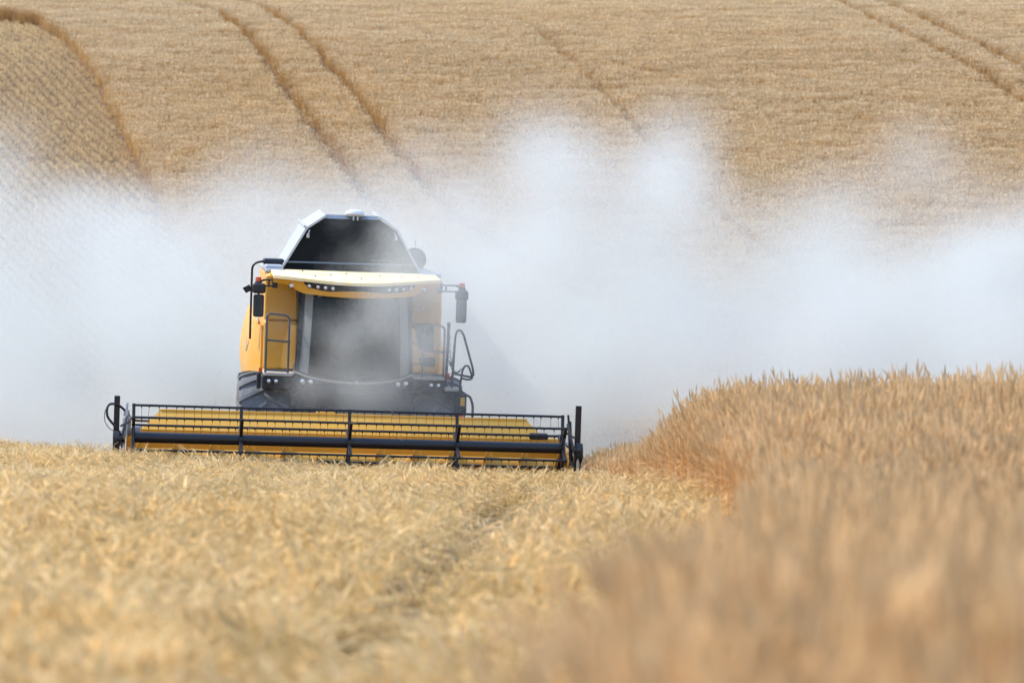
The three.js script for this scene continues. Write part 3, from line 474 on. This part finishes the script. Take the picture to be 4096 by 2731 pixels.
  for (const s of [-1, 1]) {
    const x = s * 3.46;
    part(H, 'end_sheet', plate([[3.1, 0.2], [3.1, 1.12], [3.5, 1.06], [4.1, 0.95], [4.9, 0.62], [5.2, 0.3], [5.2, 0.2]], 0.03, 'x').translate(s < 0 ? x - 0.03 : x, 0, 0), M.trough);
    // crop divider: long tapering snout
    part(H, 'divider', sheet((u, v) => { const t = v, w = lerp(0.14, 0.01, t), h = lerp(0.42, 0.03, Math.pow(t, 0.8)), a = u * Math.PI; return [x + s * (0.06 + 0.02 * t) + Math.cos(a) * w, 0.16 + Math.sin(a) * h, lerp(4.7, 6.0, t)]; }, 10, 8, () => [0, -0.012, 0]), M.yellow);
    part(H, 'divider_shield', sheet((u, v) => [x + s * (0.10 + 0.08 * Math.sin(u * 3.1)), lerp(0.25, 0.95 - 0.1 * Math.pow(lerp(-1, 1, u), 2), v), lerp(3.9, 4.7, u)], 10, 4, () => [-s * 0.02, 0, 0]), s > 0 ? M.sand : M.dark);
    // reel lift arm, tall plate and ram
    part(H, 'reel_arm', [bar(V(s * 3.56, 1.0, 3.0), V(s * 3.56, 1.03, 4.75), 0.10, 0.05), bar(V(s * 3.56, 1.03, 4.7), V(s * 3.50, 1.04, 4.7), 0.05, 0.05)], M.black);
    part(H, 'arm_plate', span(s * 3.60 - 0.045, s * 3.60 + 0.045, 0.95, s < 0 ? 1.66 : 1.70, 4.25, 4.33, 0.012), M.black);
    part(H, 'lift_ram', [rod(V(s * 3.50, 0.75, 4.42), V(s * 3.46, 1.45, 4.3), 0.032), rod(V(s * 3.48, 1.1, 4.36), V(s * 3.44, 1.55, 4.28), 0.018)], s < 0 ? M.steel : M.dark);
    part(H, 'drive_case', [new THREE.CylinderGeometry(0.15, 0.15, 0.10, 22).rotateZ(Math.PI / 2).translate(s * 3.60, 0.98, 4.5), box(0.09, 0.42, 0.16, s * 3.60, 0.86, 4.45, 0.03)], M.dark);
    part(H, 'arm_linkage', [bar(V(s * 3.42, 1.42, 4.4), V(s * 3.55, 0.9, 4.5), 0.05, 0.03), box(0.07, 0.12, 0.06, s * 3.49, 0.78, 4.5), bar(V(s * 3.40, 1.28, 4.45), V(s * 3.54, 1.2, 4.45), 0.035, 0.03)], M.rail);
  }
  part(H, 'hydraulic_hose', [pipe([V(-3.48, 0.95, 4.4), V(-3.58, 1.15, 4.5), V(-3.74, 1.35, 4.5), V(-3.73, 1.52, 4.45), V(-3.60, 1.53, 4.4), V(-3.46, 1.42, 4.3), V(-3.34, 1.28, 4.1), V(-3.1, 1.22, 3.5)], 0.02, false, 50), pipe([V(-3.73, 1.50, 4.5), V(-3.78, 1.43, 4.5), V(-3.78, 1.28, 4.5), V(-3.70, 1.16, 4.5), V(-3.60, 1.12, 4.4)], 0.006, false, 30)], M.black);
  part(H, 'drive_motor', [box(0.13, 0.30, 0.14, -3.44, 1.20, 4.35, 0.03), rod(V(-3.44, 1.05, 4.42), V(-3.44, 1.45, 4.40), 0.035), box(0.16, 0.1, 0.12, -3.30, 1.14, 4.2, 0.02)], M.steel);
  part(H, 'drive_motor', [box(0.3, 0.1, 0.14, 3.05, 1.16, 3.7, 0.03)], M.grime);

  // reel: six bats with spring tines round a thick tube
  const ry = 1.04, rz = 4.5, RR = 0.50, XL = 3.34;
  part(H, 'reel_tube', rod(V(-XL, ry, rz), V(XL, ry, rz), 0.083, 24), M.black);
  const bats = [78, 138, 198, 258, 318, 18].map((a) => a * Math.PI / 180);
  const arms = [-XL, -1.68, 0, 1.68, XL];
  const tine = []; {
    const r = rng(5);
    for (let k = 0; k < 4; k++) { const b = (r() - 0.5) * 0.04, f = (r() - 0.5) * 0.05; tine.push(metricUV(mergeGeometries([box(0.018, 0.03, 0.026, 0, -0.025, 0.0, 0.006), pipe([V(0, -0.03, 0), V(b * 0.2, -0.10, 0.012), V(b * 0.5, -0.16, 0.02 + f * 0.5), V(b, -0.18, 0.01 + f)], 0.0028, false, 6)].map(clean)))); }
  }
  const rt = rng(8);
  bats.forEach((a) => {
    const y = ry + RR * Math.sin(a), z = rz - RR * Math.cos(a);
    part(H, 'reel_bat', rod(V(-XL - 0.02, y, z), V(XL + 0.02, y, z), 0.0195, 10), M.black);
    for (let sct = 0; sct < 4; sct++) for (let i = 0; i < 12; i++) {
      const x = arms[sct] + 0.12 + Math.floor(i / 2) * 0.271 + (i % 2) * 0.115, o = new THREE.Mesh(tine[Math.floor(rt() * 4)], M.dark);
      o.name = 'tine'; o.position.set(x, y, z); o.rotation.set(0.12 * (rt() - 0.5), 0, 0.06 * (rt() - 0.5)); o.castShadow = o.receiveShadow = true; H.add(o);
    }
  });
  for (const x of arms) {
    const end = Math.abs(x) > 3, gs = bats.map((a) => bar(V(x, ry, rz), V(x, ry + RR * Math.sin(a), rz - RR * Math.cos(a)), 0.05, 0.045));
    bats.forEach((a, i) => { const b = bats[(i + 1) % 6]; if (end) gs.push(bar(V(x, ry + 0.3 * Math.sin(a), rz - 0.3 * Math.cos(a)), V(x, ry + 0.3 * Math.sin(b), rz - 0.3 * Math.cos(b)), 0.03, 0.02)); gs.push(box(0.055, 0.05, 0.05, x, ry + RR * Math.sin(a), rz - RR * Math.cos(a), 0.01)); });
    gs.push(new THREE.CylinderGeometry(0.13, 0.13, 0.03, 20).rotateZ(Math.PI / 2).translate(x, ry, rz));
    part(H, 'reel_spider', gs, M.black);
  }
}
{ // fire extinguisher hanging by the ladder
  const e = new THREE.Group(); e.name = 'fire_extinguisher'; e.userData = { label: 'red fire extinguisher hung below the ladder rails of the combine', category: 'fire extinguisher' };
  const prof = [[0, 0], [0.072, 0], [0.078, 0.015], [0.078, 0.36], [0.07, 0.40], [0.045, 0.43], [0.022, 0.44], [0.022, 0.46], [0, 0.46]].map(([x, y]) => new THREE.Vector2(x, y));
  part(e, 'cylinder', new THREE.LatheGeometry(prof, 28), M.red);
  part(e, 'print_band', new THREE.CylinderGeometry(0.0795, 0.0795, 0.14, 28, 1, true).translate(0, 0.2, 0), M.white);
  part(e, 'valve', [new THREE.CylinderGeometry(0.022, 0.022, 0.05, 14).translate(0, 0.48, 0), bar(V(-0.01, 0.50, 0), V(0.09, 0.53, 0), 0.02, 0.02), bar(V(0, 0.47, 0), V(0.09, 0.47, 0), 0.02, 0.015)], M.black);
  part(e, 'hose', pipe([V(-0.02, 0.48, 0), V(-0.09, 0.44, 0), V(-0.115, 0.3, 0), V(-0.1, 0.1, 0.02)], 0.010, false, 20), M.black);
  combine.updateMatrixWorld(true); e.position.copy(combine.localToWorld(V(1.80, 0.84, 0.99))); e.rotation.copy(combine.rotation); scene.add(e);
}

{ // the driver, seated behind the wheel
  const J = { hip: [0, 2.30, 0.56, 0.15], belly: [0, 2.45, 0.55, 0.145], chest: [0, 2.66, 0.51, 0.155], neck: [0, 2.80, 0.51, 0.06], head: [0, 2.93, 0.54, 0.095], chin: [0, 2.885, 0.575, 0.062] }, bones = [['hip', 'belly'], ['belly', 'chest'], ['chest', 'neck'], ['neck', 'head'], ['head', 'chin']].map(([a, b]) => [J[a], J[b]]);
  for (const s of [-1, 1]) { const sh = [s * 0.19, 2.70, 0.51, 0.065], el = [s * 0.27, 2.46, 0.66, 0.05], wr = [s * 0.19, 2.47, 0.92, 0.033], pm = [s * 0.178, 2.475, 0.985, 0.036]; bones.push([J.chest, sh], [sh, el], [el, wr], [wr, pm]); const h = [s * 0.10, 2.29, 0.58, 0.10], k = [s * 0.14, 2.30, 0.98, 0.068], an = [s * 0.13, 1.93, 1.04, 0.045], t = [s * 0.13, 1.89, 1.16, 0.04]; bones.push([J.hip, h], [h, k], [k, an], [an, t]); }
  const n = 88, size = 1.3, c = [0, 2.42, 0.72], mc = new MarchingCubes(n, new THREE.MeshStandardMaterial(), false, false, 60000); mc.isolation = 0;
  const dist = (p, [a, b]) => { const d = [b[0] - a[0], b[1] - a[1], b[2] - a[2]], q = [p[0] - a[0], p[1] - a[1], p[2] - a[2]], t = clamp((d[0] * q[0] + d[1] * q[1] + d[2] * q[2]) / (d[0] * d[0] + d[1] * d[1] + d[2] * d[2])); return Math.hypot(q[0] - d[0] * t, q[1] - d[1] * t, q[2] - d[2] * t) - lerp(a[3], b[3], t); };
  for (let z = 0; z < n; z++) for (let y = 0; y < n; y++) for (let x = 0; x < n; x++) { const p = [x, y, z].map((q, i) => c[i] + (q - n / 2) / (n / 2) * size / 2); let e = 0; for (const b of bones) e += Math.exp(-dist(p, b) * 45); mc.field[x + y * n + z * n * n] = e > 0 ? Math.log(e) / 45 : -1; }
  mc.update();
  const g = new THREE.BufferGeometry(), cnt = mc.count, pos = new Float32Array(cnt * 3), nor = new Float32Array(mc.normalArray.slice(0, cnt * 3)), col = [];
  for (let i = 0; i < cnt; i++) { const p = [0, 1, 2].map((k) => (pos[i * 3 + k] = c[k] + mc.positionArray[i * 3 + k] * size / 2)); const arm = Math.abs(p[0]) > 0.13 && p[2] > 0.70 && p[1] > 2.40; col.push(...(p[1] > 2.79 || arm ? [0.52, 0.32, 0.23] : p[1] < 2.40 ? [0.03, 0.035, 0.05] : [0.07, 0.15, 0.28])); }
  g.setAttribute('position', new THREE.BufferAttribute(pos, 3)); g.setAttribute('normal', new THREE.BufferAttribute(nor, 3)); g.setAttribute('color', new THREE.Float32BufferAttribute(col, 3));
  const skin = []; // fingers closed on the rim
  for (const s of [-1, 1]) { [0.9, 1, 0.95, 0.8].forEach((l, i) => skin.push(pipe([V(s * 0.178, 2.485, 0.985 + i * 0.017 - 0.02), V(s * (0.178 + 0.02), 2.515, 0.995 + i * 0.017 - 0.02), V(s * (0.178 + 0.03 * l), 2.49, 1.02 + i * 0.015 - 0.02), V(s * (0.178 + 0.018 * l), 2.465, 1.02 + i * 0.015 - 0.02)], 0.0085, false, 8))); skin.push(pipe([V(s * 0.165, 2.48, 0.97), V(s * 0.145, 2.50, 0.99), V(s * 0.14, 2.49, 1.02)], 0.0095, false, 8)); }
  const ears = [...skin, new THREE.SphereGeometry(0.018, 8, 6).scale(0.5, 1.3, 1).translate(-0.095, 2.915, 0.545), new THREE.SphereGeometry(0.018, 8, 6).scale(0.5, 1.3, 1).translate(0.095, 2.915, 0.545), new THREE.ConeGeometry(0.016, 0.045, 6).rotateX(-0.5).translate(0, 2.905, 0.64)].map(clean);
  const extra = mergeGeometries(ears); extra.deleteAttribute('uv'); extra.setAttribute('color', new THREE.Float32BufferAttribute(Array.from({ length: extra.attributes.position.count }, () => [0.52, 0.32, 0.23]).flat(), 3));
  const bodyMat = new THREE.MeshStandardMaterial({ vertexColors: true, roughness: 0.8 }); bodyMat.name = 'driver';
  const o = new THREE.Mesh(mergeGeometries([g, extra]), bodyMat); o.name = 'person'; o.castShadow = o.receiveShadow = true; o.userData = { label: 'person in a blue shirt sitting at the steering wheel in the cab', category: 'person' };
  part(o, 'hair', new THREE.SphereGeometry(0.104, 20, 12, 0, 6.2832, 0, 1.75).rotateX(-0.35).translate(0, 2.945, 0.53), std('dark hair', 0.03, 0.022, 0.016, 0.8));
  for (const s of [-1, 1]) part(o, 'eye', new THREE.SphereGeometry(0.010, 8, 6).translate(s * 0.033, 2.935, 0.628), M.black);
  part(o, 'mouth', box(0.04, 0.008, 0.01, 0, 2.868, 0.637, 0.003), std('lips', 0.35, 0.14, 0.11, 0.6));
  o.position.copy(combine.localToWorld(V(-0.06, -0.10, 0.03))); o.rotation.copy(combine.rotation); scene.add(o);
}
// ---------------------------------------------------------------- dust: clusters of fine flakes hanging in the air
{
  const r = rng(77), v = () => [gauss(r), gauss(r), gauss(r)];
  const puff = (N, size) => { // flakes thinning out from a centre
    const B = new Blades();
    for (let i = 0; i < N; i++) {
      let c; do { c = v().map((q) => q * 0.42); } while (c[0] * c[0] + c[1] * c[1] + c[2] * c[2] > 1);
      const s = size * (0.6 + 0.8 * r()), a = v(), b = v(), la = Math.hypot(...a), lb = Math.hypot(...b);
      B.tri(c, c.map((q, k) => q + a[k] / la * s * 1.6), c.map((q, k) => q + b[k] / lb * s * 1.6), [1, 1, 1]);
    }
    const g = B.build(); g.deleteAttribute('color'); return g;
  };
  const mat = new THREE.MeshPhysicalMaterial({ color: lin(0.82, 0.835, 0.81), roughness: 1, transmission: 0.5, thickness: 0, side: THREE.DoubleSide, specularIntensity: 0 }); mat.name = 'dust';
  // height of the cloud's soft top, by x, some 80 m ahead of the camera
  const TOP = [[-16, 2.6], [-11, 2.7], [-9.6, 3.0], [-8.2, 2.7], [-6.8, 2.4], [-5.6, 2.3], [-4.5, 2.6], [-3, 2.8], [-1.6, 2.9], [-0.2, 3.2], [1.2, 3.5], [2.6, 3.7], [3.6, 3.4], [4.9, 3.1], [6.8, 3.1], [8.2, 3.1], [9.6, 3.2], [17, 3.2]];
  const list = [];
  for (let tries = 0; tries < 400000 && list.length < 560; tries++) {
    const x = lerp(-17, 17, r()), y = lerp(-1.5, 7.2, r()), d = lerp(67, 97, r());
    const n = fbm(x * 0.33, y * 0.42, d * 0.33, 4) - 0.5, top = polyX(TOP, x) + n * 1.9;
    let k = sstep(top + 3.0, top - 2.8, y) * (0.35 + 0.65 * sstep(67, 74, d)) * (1 - 0.5 * sstep(85, 97, d));
    k *= 0.75 + 0.5 * fbm(x * 0.6 + 9, y * 0.6, d * 0.5, 3);
    if (x < -5 && d < 72) k *= 0.5;
    if (r() > k) continue;
    const s = lerp(1.1, 2.2, r());
    list.push({ x, y: y, z: -d, yaw: r() * 6.283, tx: r() * 6.283, tz: r() * 6.283, s });
  }
  // thin veil blowing over the cab towards the camera's right
  scatter('dust_cloud', puff(175000, 0.00215), mat, list, 'pale drifting dust cloud raised behind the combine harvester', 'dust');
  const thin = [], veil = [[-1.95, 2.9, 59.5, 0.46, 0.75, 0.4, 95], [-1.85, 3.95, 60.4, 0.36, 0.35, 0.4, 38], [-1.05, 3.25, 59.6, 0.42, 0.75, 0.5, 84], [-2.5, 1.85, 59.9, 0.55, 0.22, 0.25, 34], [-2.5, 2.5, 60.0, 0.5, 0.35, 0.25, 14], [-0.5, 2.6, 63, 0.6, 1.0, 1.4, 90]];
  for (const [cx, cy, cd, sx, sy, sd, n] of veil) for (let i = 0; i < n; i++) thin.push({ x: cx + gauss(r) * sx, y: cy + gauss(r) * sy, z: -(cd + gauss(r) * sd), yaw: r() * 6.283, tx: r() * 6, tz: r() * 6, s: lerp(0.35, 0.68, r()) });
  scatter('dust_veil', puff(30000, 0.0019), mat, thin, 'thin veil of dust blowing past the right half of the cab', 'dust');
}
{ // bits of straw thrown up round the reel
  const r = rng(91), B = new Blades(); B.quad([-0.06, 0, 0], [0.06, 0.02, 0], 0.003, 0.002, [0, 0.3, 0.95], [0.72, 0.58, 0.34]); B.quad([-0.06, 0, 0], [0.06, 0.02, 0], 0.003, 0.002, [0, 0.95, 0.3], [0.72, 0.58, 0.34]);
  const list = [];
  for (let i = 0; i < 70; i++) { const u = gauss(r) * 1.5; list.push({ x: -2.5 + u, y: 1.35 + Math.abs(gauss(r)) * 0.45, z: -57.8 - gauss(r) * 1.0, yaw: r() * 6.283, tx: r() * 6.283, tz: r() * 6.283, s: 0.35 + 0.8 * r() }); }
  scatter('flying_chaff', B.build(), strawMat('chaff'), list, 'loose bits of straw flying above the reel', 'chaff');
}
renderer.render(scene, camera);
